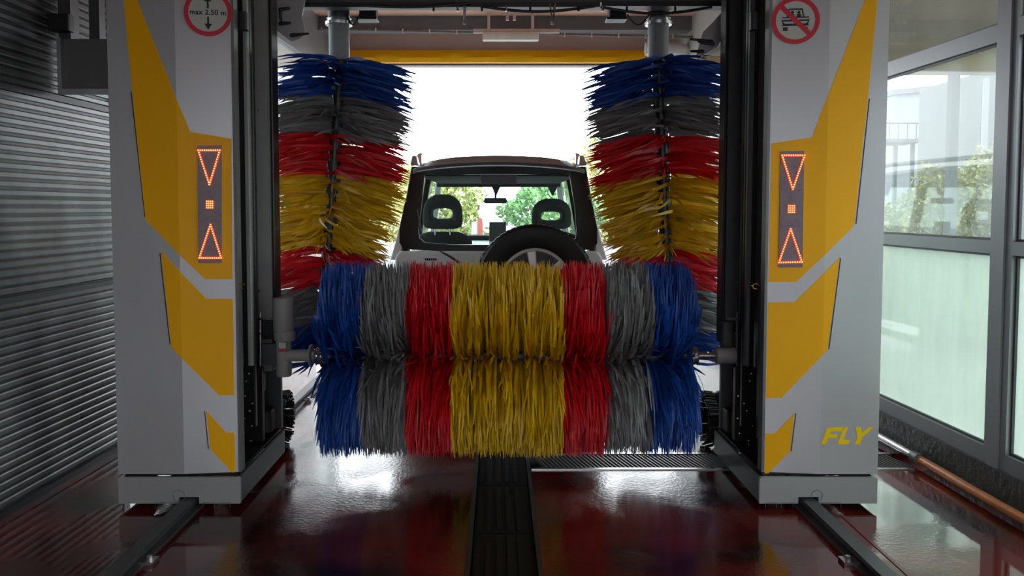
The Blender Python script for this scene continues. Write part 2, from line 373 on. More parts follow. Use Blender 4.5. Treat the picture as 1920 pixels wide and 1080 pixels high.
def tower(side, cfg, label):
    sx = -1 if side == 'left' else 1
    xo = U(cfg['edges'][0], 905, D0).x; xf = U(cfg['edges'][1], 905, D0).x
    xi = U(cfg['edges'][2], 900, D0+.03).x; Di = D0+abs(xi-xf)*SL
    def surf(px, py, lift=.0):
        D = D0
        for _ in range(4):
            p = U(px, py, D); D = D0 + max(0, (abs(xf)-abs(p.x)))*SL
        return Vector((p.x, p.y-lift, p.z))
    def pxfold(py):   # pixel x of the fold at a row
        a, b = 0, 1920
        lo, hi = (200, 480) if sx < 0 else (1400, 1680)
        for _ in range(30):
            mid = (lo+hi)/2
            if U(mid, py, D0).x < xf: lo = mid
            else: hi = mid
        return (lo+hi)/2
    def decal(mb, poly, lift, thick=.0015):
        w_ = [surf(x, y) for x, y in poly]; pw = [(p.x, p.z) for p in w_]
        for kl in (True, False):
            q = clip(pw, xf, kl)
            if len(q) < 3: continue
            def dep(x): return D0+max(0, abs(xf)-abs(x))*SL
            n = len(q)
            vs = [(x, dep(x)-lift-thick, z) for x, z in q]+[(x, dep(x)-lift, z) for x, z in q]
            mb.add(vs, [tuple(range(n)), tuple(range(n, 2*n))[::-1]]+[(i, (i+1) % n, n+(i+1) % n, n+i) for i in range(n)])
        return mb
    T = thing('gantry_tower', label, 'machine tower', ((xo+xi)/2, D0+.4, 0), 'side towers of the wash machine')
    # front panels (two facets) and shell
    m = MB(); m.prism([(xo, D0), (xf, D0), (xf, D0+.03), (xo, D0+.03)], .165, ZT, 'z'); m.build('outer_front_panel', ALU, T)
    m = MB(); m.prism([(xf, D0), (xi, Di), (xi, Di+.03), (xf, D0+.03)], .165, ZT, 'z'); m.build('inner_front_panel', ALU, T)
    m = MB(); m.box(min(xo, xo-sx*.36), max(xo, xo-sx*.36), D0+.032, 4.28, .165, ZT); m.build('side_cabinet', ALU, T)
    m = MB(); m.box(min(xo-sx*.362, xi), max(xo-sx*.362, xi), 4.25, 4.28, .165, ZT); m.build('rear_panel', DGR, T)
    m = MB(); m.box(min(xo, xi), max(xo, xi), D0+.01, 4.28, ZT+.001, ZT+.05); m.build('top_cap', ALU, T)
    # edge trim of the inner panel
    m = MB(); m.box(min(xi, xi-sx*.012), max(xi, xi-sx*.012), Di-.004, Di+.05, .165, ZT); m.build('edge_strip', GRY, T)
    # base cover with pressed marks
    bx0, bx1 = U(cfg['base'][0], 940, D0).x, U(cfg['base'][1], 940, D0).x
    a, b = min(bx0, bx1), max(bx0, bx1)
    bc = MB(); RX = sx*1.385
    bc.prism([(a, .03), (RX-.045, .03), (RX-.045, .06), (RX+.045, .06), (RX+.045, .03), (b, .03), (b, .142), (b-.01, .15), (a+.01, .15), (a, .142)], D0+.002, D0+.02, 'y')
    base = bc.build('base_cover', BASEM, T)
    m = MB(); m.box(a+.004, a+.016, D0+.021, 4.28, .03, .148); m.box(b-.016, b-.004, D0+.021, 4.28, .03, .148); m.box(a+.017, b-.017, 4.26, 4.28, .055, .148); m.build('base_frame', DGR, T)
    m = MB(); m.box(a+.02, b-.02, D0+.03, 4.26, .15, .163); m.build('chassis_plate', BLK, T)
    cx = U(335 if sx < 0 else 1532, 930, D0)
    m = MB(); m.lathe([(.0245, -.0008), (.0245, .002), (.0265, .002), (.0265, -.0008)], (cx.x, D0+.0005, cx.z), 'y', 28, closed=True)
    for q0, q1 in ((290, 330), (380, 402), (410, 432)):
        if sx > 0: q0, q1 = 1867-q1, 1867-q0
        p0, p1 = U(q0, 943, D0), U(q1, 952, D0)
        m.box(p0.x, p1.x, D0-.0005, D0+.002, p0.z, p0.z+.0015); m.box(p0.x, p0.x+.0015, D0-.0005, D0+.002, p1.z, p0.z); m.box(p1.x-.0015, p1.x, D0-.0005, D0+.002, p1.z, p0.z)
    m.build('pressed_mark', GRY, base)['kind'] = 'stuff'
    # running wheels on the rail
    for yw in (3.72, 4.12):
        m = MB(); m.cyl((RX-.02, yw, .051+.05), (RX+.02, yw, .051+.05), .05, 20); m.build('rail_wheel', SIL, T)
    # stripes
    for key in 'ABC':
        m = MB(); decal(m, cfg[key], 0.0002); m.build('yellow_stripe', YEL, T)
    for (x0, y0), (x1, y1) in cfg['G']:
        m = MB(); decal(m, [(x0-.8, y0), (x0+.8, y0), (x1+.8, y1), (x1-.8, y1)], .0002, .002); m.build('stripe_slot', DRK, T)
    # light signal
    m = MB(); decal(m, cfg['panel'], .0018, .004); ls = m.build('light_signal', LEDP, T)
    def line(a, b, n): return [(a[0]+(b[0]-a[0])*i/n, a[1]+(b[1]-a[1])*i/n) for i in range(n)]
    def tri(t, n1, n2): return line(t[0], t[1], n1)+line(t[1], t[2], n2)+line(t[2], t[0], n2)
    def dots(name, pts, r, m_, m_core=None):
        mb = MB(); mc = MB()
        for x, y in pts:
            c = surf(x, y, .0068); k = 8
            mb.lathe([(r, 0), (r, -.0025), (r*.6, -.004)], c, 'y', k)
            if m_core: mc.lathe([(r*.5, -.0041), (r*.4, -.0055)], c, 'y', 6)
        o = mb.build(name, m_, ls)
        if m_core:
            me = o.data; o2 = mc.build(name, m_core)
            # join the bright lens centres into the same mesh
            bm = bmesh.new(); bm.from_mesh(me); nf = len(bm.faces); bm.from_mesh(o2.data)
            bm.faces.ensure_lookup_table()
            for fc in bm.faces[nf:]: fc.material_index = 1
            bm.to_mesh(me); bm.free(); me.materials.append(m_core)
            bpy.data.objects.remove(o2)
        return o
    dots('down_arrow_lights', tri(cfg['td'], 10, 15), .0051, LEDON, LEDHOT)['label'] = 'lit red triangle of small lamps pointing down'
    dots('up_arrow_lights', tri(cfg['tu'], 10, 15), .0051, LEDON, LEDHOT)['label'] = 'lit red triangle of small lamps pointing up'
    sx_, sy_ = cfg['sq']
    dots('square_lights', [(sx_-5.4+i*3.6, sy_-6+j*4) for i in range(4) for j in range(4)], .0045, LEDON, LEDHOT)['label'] = 'lit red square of small lamps'
    dots('unlit_lights', tri(cfg['off'][0], 9, 13)+tri(cfg['off'][1], 9, 13), .0017, LEDOFF)['label'] = 'unlit dotted triangles'
    # round sign
    c = surf(*cfg['sign'], .002); ang = -math.atan(SL)*(-sx)
    Rm = Matrix.Translation(c) @ Matrix.Rotation(math.atan(SL)*(-sx), 4, 'Z')
    def place(mb):
        mb.v = [tuple(Rm @ Vector(v)) for v in mb.v]; return mb
    R = .104
    m = MB(); m.lathe([(R, 0), (R, -.002), (R*.01, -.002)], (0, 0, 0), 'y', 48); sg = place(m).build('round_sign', WHTS, T)
    m = MB(); m.lathe([(R*.98, -.0021), (R*.98, -.0032), (R*.79, -.0032), (R*.79, -.0021)], (0, 0, 0), 'y', 48, closed=True); place(m).build('red_ring', REDS, sg)
    if sx < 0:
        m = MB()
        for s_ in (1, -1):
            m.prism([(-.004, s_*.018), (.004, s_*.018), (.004, s_*.052), (-.004, s_*.052)], -.0021, -.003, 'y')
            m.prism([(-.016, s_*.048), (.016, s_*.048), (0, s_*.074)], -.0021, -.003, 'y')
        place(m).build('arrow_symbol', INK, sg)['kind'] = 'stuff'
        cu = bpy.data.curves.new('sign_text', 'FONT'); cu.body = 'max 2.50 m'; cu.size = .031; cu.align_x = 'CENTER'; cu.align_y = 'CENTER'; cu.extrude = .0005; cu.offset = .0006; cu.space_character = 1.05
        to = bpy.data.objects.new('sign_text', cu); COL.objects.link(to)
        dg = bpy.context.evaluated_depsgraph_get(); me = bpy.data.meshes.new_from_object(to.evaluated_get(dg)); bpy.data.objects.remove(to)
        M4 = Rm @ Matrix.Translation((0, -.003, 0)) @ Matrix.Rotation(PI/2, 4, 'X'); me.transform(M4); me.materials.clear(); me.materials.append(INK)
        to = bpy.data.objects.new('sign_text', me); COL.objects.link(to); put(to, sg)
    else:
        m = MB(); y0, y1 = -.0021, -.0028
        k = R/.104
        # car front: roof and windscreen outline, passengers, bonnet bars, wheels
        for poly in ([(-.038, .012), (-.030, .047), (-.024, .047), (-.031, .012)], [(.031, .012), (.024, .047), (.030, .047), (.038, .012)], [(-.030, .044), (.030, .044), (.029, .051), (-.029, .051)],
                     [(-.056, .010), (.056, .010), (.056, .015), (-.056, .015)], [(-.060, .006), (-.045, -.014), (.045, -.014), (.060, .006), (.052, -.02), (-.052, -.02)],
                     [(-.055, -.024), (.055, -.024), (.055, -.018), (-.055, -.018)], [(-.057, -.004), (.057, -.004), (.057, .003), (-.057, .003)],
                     [(-.052, -.044), (-.032, -.044), (-.032, -.029), (-.052, -.029)], [(.032, -.044), (.052, -.044), (.052, -.029), (.032, -.029)]):
            m.prism([(a_*k, b_*k) for a_, b_ in poly], y0, y1, 'y')
        for hx in (-.014, .014):
            m.lathe([(.007, y0), (.007, y1), (.001, y1)], (hx, 0, .034), 'y', 14)
            m.prism([(hx-.012, .012), (hx+.012, .012), (hx+.008, .027), (hx-.008, .027)], y0, y1, 'y')
        place(m).build('car_symbol', INK, sg)
        m = MB(); d = .0075; r_ = R*.82/math.sqrt(2)
        m.prism([(-r_-d, r_-d), (-r_+d, r_+d), (r_+d, -r_+d), (r_-d, -r_-d)], -.0029, -.0036, 'y'); place(m).build('red_slash', REDS, sg)
    # inner side: recessed columns seen between front panel and brushes
    def col(name, x0, x1, Dp, z0, z1, mt, dd=.06, **k):
        p0 = U(x0, 400, Dp).x; p1 = U(x1, 400, Dp).x
        mb = MB(); mb.box(min(p0, p1), max(p0, p1), Dp, Dp+dd, z0, z1, .004); return mb.build(name, mt, T, **k)
    mir = (lambda a, b: (a, b)) if sx < 0 else (lambda a, b: (1870-b, 1870-a))
    zc = U(500, 600, 4.1).z
    col('inner_wall', *mir(452, 478), 4.0, .17, ZT, BLK, .04)
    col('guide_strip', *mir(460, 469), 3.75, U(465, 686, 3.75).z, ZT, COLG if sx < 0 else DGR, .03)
    col('guide_strip', *mir(470.5, 473.5), 3.8, .3, ZT, BLK, .03)
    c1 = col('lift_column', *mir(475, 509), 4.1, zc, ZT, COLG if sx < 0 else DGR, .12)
    col('column_edge', *mir(509.5, 514), 4.09, zc-.12, ZT, BLK, .10)
    for yy in ((207, 545) if sx < 0 else (530, 530)):
        p = U(mir(486, 486)[0], yy, 4.1); mb = MB(); mb.lathe([(.006, 0), (.006, -.006), (.001, -.007)], p, 'y', 10); mb.build('bolt', SIL, c1)
    # latch and hook
    p0 = U(mir(446, 460)[0], 54, 3.60); p1 = U(mir(446, 460)[1], 20, 3.60)
    mb = MB(); mb.box(p0.x, p1.x, 3.61, 3.66, p0.z, p1.z, .006); mb.build('door_latch', BLK, T, bevel=.003)
    c = U(mir(453, 453)[0], 537, 3.56); mb = MB(); mb.tube([(c.x+.014*math.cos(a), c.y, c.z+.012*math.sin(a)) for a in np.linspace(.4, 5.2, 12)], .003, 6); mb.tube([(c.x-.02, c.y, c.z+.004), (c.x-.012, c.y, c.z)], .003, 6); mb.build('brass_hook', BRASS, T, smooth=True)
    # bracket rods, small boxes under the column
    mb = MB(); pa = U(mir(470, 508)[0], 598, 4.05); pb = U(mir(470, 508)[1], 598, 4.05); mb.cyl(pa, pb, .007, 8)
    pa = U(mir(470, 492)[0], 625, 4.05); pb = U(mir(470, 492)[1], 625, 4.05); mb.cyl(pa, pb, .005, 8)
    pa = U(mir(488, 488)[0], 585, 4.06); pb = U(mir(488, 488)[0], 735, 4.06); mb.cyl(pa, pb, .006, 8); mb.build('link_rod', SIL if sx < 0 else GRY, T)
    for bx in ([(486, 512, 635, 695), (471, 493, 700, 735)] if sx < 0 else [(474, 484, 640, 700)]):
        q = mir(bx[0], bx[1]); a0 = U(q[0], bx[3], 4.1); a1 = U(q[1], bx[2], 4.1)
        mb = MB(); mb.box(a0.x, a1.x, 4.08, 4.16, a0.z, a1.z, .005); mb.build('switch_box', GRY, T, bevel=.003)
    # dark drive unit at the foot
    q = mir(470, 520)
    mb = MB(); a0 = U(q[0], 860, 4.25); a1 = U(q[1], 760, 4.25)
    mb.box(a0.x, a1.x, 4.12, 4.24, .17, a1.z, .02); mb.build('drive_housing', BLK, T, bevel=.01)
    mb = MB()
    for k in range(14):
        xx = random.uniform(458, 488); xx = mir(xx, xx)[0]; p = U(xx, 700+k*14, 4.0)
        mb.lathe([(.005, 0), (.005, -.008), (.001, -.009)], p, 'y', 8)
    z_lo = .17
    mb.build('bolt_row', SIL, T)['kind'] = 'stuff'
    mb = MB(); a0 = U(mir(452, 492)[0], 700, 4.01).x; a1 = U(mir(452, 492)[1], 700, 4.01).x
    mb.box(min(a0, a1), max(a0, a1), 4.001+.0, 4.04, .17, U(470, 690, 4.0).z); mb.build('foot_plate', BLK, T)
    return T, surf, sx, xf
TL = tower('left', LEFT, 'left tower with yellow stripes and max 2.50 m height sign')
TR = tower('right', RIGHT, 'right tower with yellow stripes, crossed-out car sign and FLY lettering')
# FLY lettering on the right tower
def letters():
    T, surf, sx, xf = TR
    F_ = [(0, 0), (.27, 0), (.27, .37), (.72, .37), (.72, .59), (.27, .59), (.27, .76), (.85, .76), (.85, 1), (.10, 1), (0, .9)]
    L_ = [(0, .0), (.10, 0), (.80, 0), (.80, .25), (.30, .25), (.30, 1), (0, 1)]
    Y_ = [(.27, 0), (.58, 0), (.58, .42), (1.0, 1), (.70, 1), (.44, .66), (.24, 1), (-.08, 1), (.27, .42)]
    p0 = surf(1539, 833); ww = surf(1635, 833).x-p0.x; hh = surf(1539, 801).z-p0.z
    for poly, ox, sc in ((F_, .0, .36), (L_, .32, .27), (Y_, .57, .33)):
        m = MB(); pts = []
        for u, v in poly:
            x = p0.x+ww*(ox+u*sc+v*.12); pts.append((x, p0.z+hh*v))
        m.prism(pts, D0-.0018, D0-.0002, 'y'); m.build('yellow_letter', YEL2, T)
letters()
# chain hanging by the right tower
m = MB(); c0 = U(1360.5, 60, 4.35); c1 = U(1360.5, 380, 4.35); n = 44
for k in range(n):
    z = c1.z+(c0.z+.2-c1.z)*k/n; hz = (c0.z+.2-c1.z)/n
    if k % 2: m.box(c0.x-.010, c0.x+.010, 4.345, 4.355, z, z+hz*.95)
    else:
        m.box(c0.x-.010, c0.x-.006, 4.345, 4.355, z, z+hz*1.05); m.box(c0.x+.006, c0.x+.010, 4.345, 4.355, z, z+hz*1.05)
tag(m.build('drive_chain', BLK), 'black lifting chain hanging beside the right brush', 'chain')

# ================================================================== OVERHEAD BEAM
t = thing('overhead_beam', 'dark cross beam with cables joining the two towers overhead', 'beam', (0, 4.6, 2.5))
ZB = U(935, 13, 4.40).z
m = MB(); m.box(-1.42, 1.42, 4.42, 4.60, ZB+.03, 2.78, .01); m.build('front_girder', DGR, t)
m = MB(); m.box(-1.42, 1.42, 4.72, 4.86, 2.66, 2.78, .01); m.build('rear_girder', DRK, t)
m = MB(); m.box(-1.40, .55, 4.40, 4.425, ZB, ZB+.025); m.box(.56, 1.40, 4.40, 4.42, ZB+.005, ZB+.03); m.build('cable_tray', DRK, t)
def cable(pts, r=.008, mm=BLK, name='cable'):
    mb = MB(); mb.tube(pts, r, 8); return mb.build(name, mm, t, smooth=True)
cable([(-.1+x, 4.38, ZB-.03*math.sin(x/.62*PI)) for x in np.linspace(0, .62, 9)])
cable([(.55+x, 4.38, ZB-.005-.035*math.sin(x/.6*PI)) for x in np.linspace(0, .6, 9)])
cable([(-.85+x, 4.38, ZB+.015-.02*math.sin(x/.7*PI)) for x in np.linspace(0, .7, 9)])
for k in range(11):
    m = MB(); xx = -.35+k*.13; m.lathe([(.007, 0), (.006, .02), (.003, .03)], (xx, 4.37, ZB-.03), 'z', 8); m.build('spray_nozzle', SIL if k % 2 else DRK, t)
for px_, w_ in ((871, .006), (1036, .016)):
    p = U(px_, 42, 4.4); m = MB(); m.tube([p, (p.x-w_, 4.4, ZB+.02)], .005, 6); m.tube([p, (p.x+w_, 4.4, ZB+.02)], .005, 6)
    m.lathe([(.002, -.012), (.009, -.008), (.009, .004), (.003, .012)], p, 'z', 10); m.build('hanging_probe', BRASS if False else SIL, t)
# deflector plates with prongs
def deflector(pl, prongs, th=.012):
    m = MB(); pp = [U(a, b, 4.3) for a, b in pl]; m.prism([(p.x, p.z) for p in pp], 4.30, 4.30+th, 'y'); o = m.build('deflector_plate', ALU, t)
    for (a, b), (c, d) in prongs:
        m = MB(); m.tube([U(a, b, 4.28), U(c, d, 4.28)], [.010, .006], 8); m.tube([U(a, b, 4.28), U(a, b, 4.28)+Vector((0, .03, 0))], .008, 6); m.build('prong', BLK, o)
deflector([(516, -40), (570, -40), (572, 0), (566, 30), (572, 62), (560, 72), (545, 77), (516, 55)], [((524, 18), (544, 15)), ((524, 44), (545, 43)), ((545, 66), (579, 63)), ((524, 18), (527, 44))])
deflector([(1356, 20), (1360, 60), (1345, 88), (1316, 105), (1306, 103), (1318, 60), (1338, 40)], [((1335, 78), (1293, 73)), ((1338, 82), (1308, 78)), ((1318, 96), (1294, 96))])

# ================================================================== BRUSHES
def strands(name, parent, colour, a0, a1, n, R, hub, axis, front, lat, org, droop, mult=None, wid=.014, wander=.02, k=48, K=7, tuft_n=5, rmin=.86, tj=.05, sj=.17, gap=.003):
    axis, front, lat, org, droop = map(np.array, (axis, front, lat, org, droop))
    nt_ = n//tuft_n; tuft = rng.integers(0, nt_, n)
    tth = rng.uniform(0, 2*PI, nt_); ta = rng.uniform(a0, a1, nt_)
    th = tth[tuft]+rng.normal(0, tj, n); aa = np.clip(ta[tuft]+rng.normal(0, .16*tj, n), a0+.003, a1-.003)
    amid = (a0+a1)/2
    tw = rng.normal(0, wander*.6, nt_)[tuft]+rng.normal(0, wander*.7, n)
    thn = np.mod(th, 2*PI)
    d = -np.sign(np.cos(thn+rng.normal(0, sj, n)))*np.abs(np.sin(thn))*np.sign(np.sin(thn))*math.radians(k)*rng.uniform(-.15, 1.15, n)
    RR = R*rng.uniform(rmin, 1.0, n)
    s = np.linspace(0, 1, K)[None, :]
    ang = thn[:, None]+d[:, None]*s
    if mult is not None: RR = RR*mult(thn+d, aa)
    r = hub+(RR-hub)[:, None]*s**.8
    a = aa[:, None]+tw[:, None]*s**1.6+rng.normal(0, .004, n)[:, None]*np.sin(s*7)
    a = np.clip(a, a0+gap, a1-gap)+(s**2)*rng.normal(0, .003, n)[:, None]
    P = org+a[..., None]*axis+(r*np.cos(ang))[..., None]*lat+(r*np.sin(ang))[..., None]*front+(s**1.8)[..., None]*droop*rng.uniform(.8, 1.15, n)[:, None, None]
    T = np.gradient(P, axis=1); T /= np.linalg.norm(T, axis=2, keepdims=True)+1e-9
    rad = np.cos(ang)[..., None]*lat+np.sin(ang)[..., None]*front
    tan = np.cross(T, rad); tan = np.where(np.linalg.norm(tan, axis=2, keepdims=True) < .05, axis[None, None, :]*np.ones_like(P), tan)
    tan = axis - (T*(T@axis)[..., None]); tan /= np.linalg.norm(tan, axis=2, keepdims=True)+1e-9
    bi = np.cross(T, tan); ph = rng.normal(0, .35, n)[:, None, None]+s[..., None]*rng.normal(0, .35, n)[:, None, None]
    W = tan*np.cos(ph)+bi*np.sin(ph)
    wp = wid*rng.uniform(.7, 1.2, n)[:, None]*np.interp(s[0], [0, .6, .85, 1], [1, 1, .62, .16])[None, :]
    A = P-W*wp[..., None]/2; B = P+W*wp[..., None]/2
    V = np.stack([A, B], axis=2).reshape(-1, 3)
    idx = np.arange(n)[:, None]*(2*K)+np.arange(K-1)[None, :]*2
    Fc = np.stack([idx, idx+1, idx+3, idx+2], axis=-1).reshape(-1, 4)
    me = bpy.data.meshes.new(name); me.from_pydata(V.tolist(), [], Fc.tolist()); me.materials.append(BR[colour]); me.shade_smooth()
    o = bpy.data.objects.new(name, me); COL.objects.link(o); put(o, parent); o['label'] = colour+' bristles'; o['kind'] = 'stuff'
    return o
# horizontal brush
BY, BZ = 4.0, U(935, 674, 4.0).z+.02
xl, xr = U(592, 670, 3.70).x, U(1311, 670, 3.70).x; dx = (xr-xl)/17
t = thing('horizontal_brush', 'horizontal roller brush in blue, grey, red and yellow between the towers', 'brush', (0, BY, BZ))
m = MB(); m.cyl((xl-.03, BY, BZ), (xr+.03, BY, BZ), .062, 24); m.build('core_shaft', DRK, t, smooth=True)
cols = ['blue']*2+['grey']*2+['red']*2+['yellow']*5+['red']*2+['grey']*2+['blue']*2
for i, c in enumerate(cols):
    strands('bristle_ring', t, c, xl+i*dx, xl+(i+1)*dx, 800, .496, .06, (1, 0, 0), (0, -1, 0), (0, 0, 1), (0, BY, BZ), (0, 0, -.012), wid=.0125, wander=.020, k=52)
for x, s_ in ((xl-.03, -1), (xr+.03, 1)):
    m = MB(); m.lathe([(.02, 0), (.058, .0), (.060, s_*.008), (.045, s_*.014), (.045, s_*.03), (.05, s_*.034), (.03, s_*.04), (.02, s_*.04)], (x, BY, BZ), 'x', 28); m.build('end_flange', SIL, t, smooth=True)
# motor on the left, bearing on the right
t = thing('brush_motor', 'grey upright gear motor driving the left end of the horizontal brush', 'motor', (-1.08, 4.02, .75))
def vcyl(name, px0, px1, y0, y1, D, mt, par, n=28):
    a = U(px0, y0, D); b = U(px1, y1, D); c = (a.x+b.x)/2; m = MB(); r = abs(b.x-a.x)/2
    m.lathe([(r*.9, b.z), (r, b.z+.008), (r, a.z-.008), (r*.9, a.z)], (c, D, 0), 'z', n); return m.build(name, mt, par, smooth=True)
vcyl('motor_body', 512, 551, 558, 622, 4.02, MGRY, t); fl = vcyl('mounting_flange', 514, 554, 620, 638, 4.02, MGRY, t)
g = vcyl('gear_case', 518, 547, 637, 705, 4.02, MGRY, t)
m = MB(); p0 = U(524, 652, 3.97); p1 = U(537, 642, 3.97); m.box(p0.x, p1.x, 3.958, 3.966, p0.z, p1.z); m.build('rating_plate', WHTS, g)
m = MB(); p0 = U(524, 659, 3.97); p1 = U(538, 655, 3.97); m.box(p0.x, p1.x, 3.958, 3.966, p0.z, p1.z); m.build('red_tag', REDS, g)
m = MB(); m.cyl((U(547, 668, 4.0).x-.02, 4.0, BZ), (xl-.072, 4.0, BZ), .030, 18); m.lathe([(.03, xl-.10), (.055, xl-.098), (.058, xl-.088), (.03, xl-.084)], (0, 4.0, BZ), 'x', 24); m.build('output_shaft', MGRY, t, smooth=True)
m = MB(); m.box(U(492, 660, 4.05).x, U(520, 660, 4.05).x, 4.03, 4.07, .55, .66); m.build('motor_bracket', DGR, t)
t = thing('brush_bearing', 'grey cylindrical bearing arm at the right end of the horizontal brush', 'bearing', (1.2, 4.0, BZ))
m = MB(); a = U(1340, 670, 4.0).x; b = U(1380, 670, 4.0).x
m.lathe([(.03, a), (.041, a+.006), (.041, b-.006), (.03, b)], (0, 4.0, BZ), 'x', 26); m.build('bearing_housing', MGRY, t, smooth=True)
m = MB(); m.cyl((xr+.072, 4.0, BZ), (a, 4.0, BZ), .016, 14); m.build('stub_shaft', SIL, t, smooth=True)
m = MB(); m.box(b-.06, b-.002, 4.042, 4.08, BZ-.06, BZ+.16, .01); m.build('carrier_plate', DGR, t)

# side brushes
SD = 4.76
def side_brush(pxtop, tilt, label, inner):
    top = U(pxtop, 111, SD); n_ = 16; L = 1.79; h = L/n_
    t = thing('side_brush', label, 'brush', (top.x, SD, 0), 'vertical side brushes')
    ax = Vector((math.sin(tilt), 0, math.cos(tilt)))
    org = top-ax*0
    cl = ['blue']*2+['grey']*2+['red']*2+['yellow']*4+['red']*2+['grey']*2+['blue']*2
    m = MB(); m.cyl(tuple(org-ax*L), tuple(org+ax*.02), .040, 20); m.build('core_shaft', BLK, t, smooth=True)
    latv = Vector((math.cos(tilt), 0, -math.sin(tilt)))
    def mult(ang, a):
        z = top.z+a; f = np.ones_like(ang)
        fr = np.clip(np.sin(ang), 0, 1)   # towards the camera
        f = np.where(z < 1.3, f-.42*fr, f)
        inw = np.clip(np.cos(ang)*inner, 0, 1)
        f = f-inw*np.clip((1.52-z)/.35, 0, 1)*.20
        f = f-.10*np.clip(-np.cos(ang)*inner, 0, 1)
        return f
    for i, c in enumerate(cl):
        a1 = -i*h; a0 = -(i+1)*h
        strands('bristle_ring', t, c, a0, a1, 190, .465, .045, tuple(ax), (0, -1, 0), tuple(latv), tuple(org), (0, 0, -.060), mult, wid=.0175, gap=-.03, wander=.016, k=50, tuft_n=5, rmin=.72, tj=.03)
    c = U(pxtop-4 if inner > 0 else pxtop, 80, SD).x
    z0, z1 = top.z-.01, U(640, 46, SD).z
    m = MB(); m.lathe([(.056, z0), (.06, z0+.01), (.060, z1)], (c, SD, 0), 'z', 32); m.build('drive_tube', TUBE, t, smooth=True)
    m = MB(); m.lathe([(.06, z1-.005), (.078, z1-.005), (.080, z1+.012), (.066, z1+.016), (.066, z1+.03), (.072, z1+.034), (.04, z1+.036)], (c, SD, 0), 'z', 32); m.build('flange_ring', SIL, t, smooth=True)
    m = MB(); m.lathe([(.06, z1+.037), (.064, z1+.05), (.058, z1+.2), (.03, z1+.21)], (c, SD, 0), 'z', 24); hs = m.build('motor_housing', DRK, t, smooth=True)
    bx = c+(.17 if inner > 0 else -.24)
    m = MB(); m.box(bx-.05, bx+.05, SD-.02, SD+.07, z1+.04, z1+.12, .008); m.box(bx-.065, bx+.055, SD-.03, SD+.075, z1+.025, z1+.039); m.build('terminal_box', DRK, t, bevel=.003)
    x0 = bx+(-.04 if inner > 0 else .05); x1 = c+(.05 if inner > 0 else -.06)
    m = MB(); m.tube([(x0+(x1-x0)*u, SD-.04, z1+.05-.06*math.sin(u*PI)) for u in np.linspace(0, 1, 9)], .005, 8); m.build('cable', BLK, t, smooth=True)
    return t
side_brush(640, math.radians(4.5), 'left vertical brush with drooping bristles beside the left tower', 1)
side_brush(1234, -math.radians(3.2), 'right vertical brush with drooping bristles beside the right tower', -1)

# wheel washers at the feet of the towers
def wheel_washer(px, label):
    c = U(px, 800, 4.46); r = .155; s_ = 1 if px > 900 else -1
    t = thing('wheel_washer', label, 'wheel brush', (c.x, 4.46, 0), 'wheel washing discs')
    cz = .165
    m = MB(); m.lathe([(.05, -s_*.05), (r*.9, -s_*.05), (r, -s_*.02), (r, s_*.03), (.06, s_*.05)], (c.x, 4.46, cz), 'x', 32); m.build('disc_guard', BLK, t, smooth=True)
    vs = MB()
    for k in range(160):
        a = k/160*2*PI; rr = r*random.uniform(.6, .97); y_ = 4.46+rr*math.cos(a); z_ = cz+rr*math.sin(a); x_ = c.x-s_*.05
        vs.tube([(x_, y_, z_), (x_-s_*.05, y_+.01*math.cos(a), z_+.01*math.sin(a)-.004)], .005, 4)
    vs.build('bristles', BLK, t)['kind'] = 'stuff'
    m = MB(); m.box(c.x+min(0, s_*.09), c.x+max(0, s_*.09), 4.38, 4.54, cz-.05, cz+.05, .01); m.build('thrust_arm', DRK, t)
    m = MB(); m.box(c.x-.02, c.x+.02, 4.42, 4.5, .0, cz-.02); m.build('support_leg', BLK, t)
wheel_washer(1352, 'black wheel washing disc at the foot of the right tower')
wheel_washer(508, 'black wheel washing disc at the foot of the left tower')

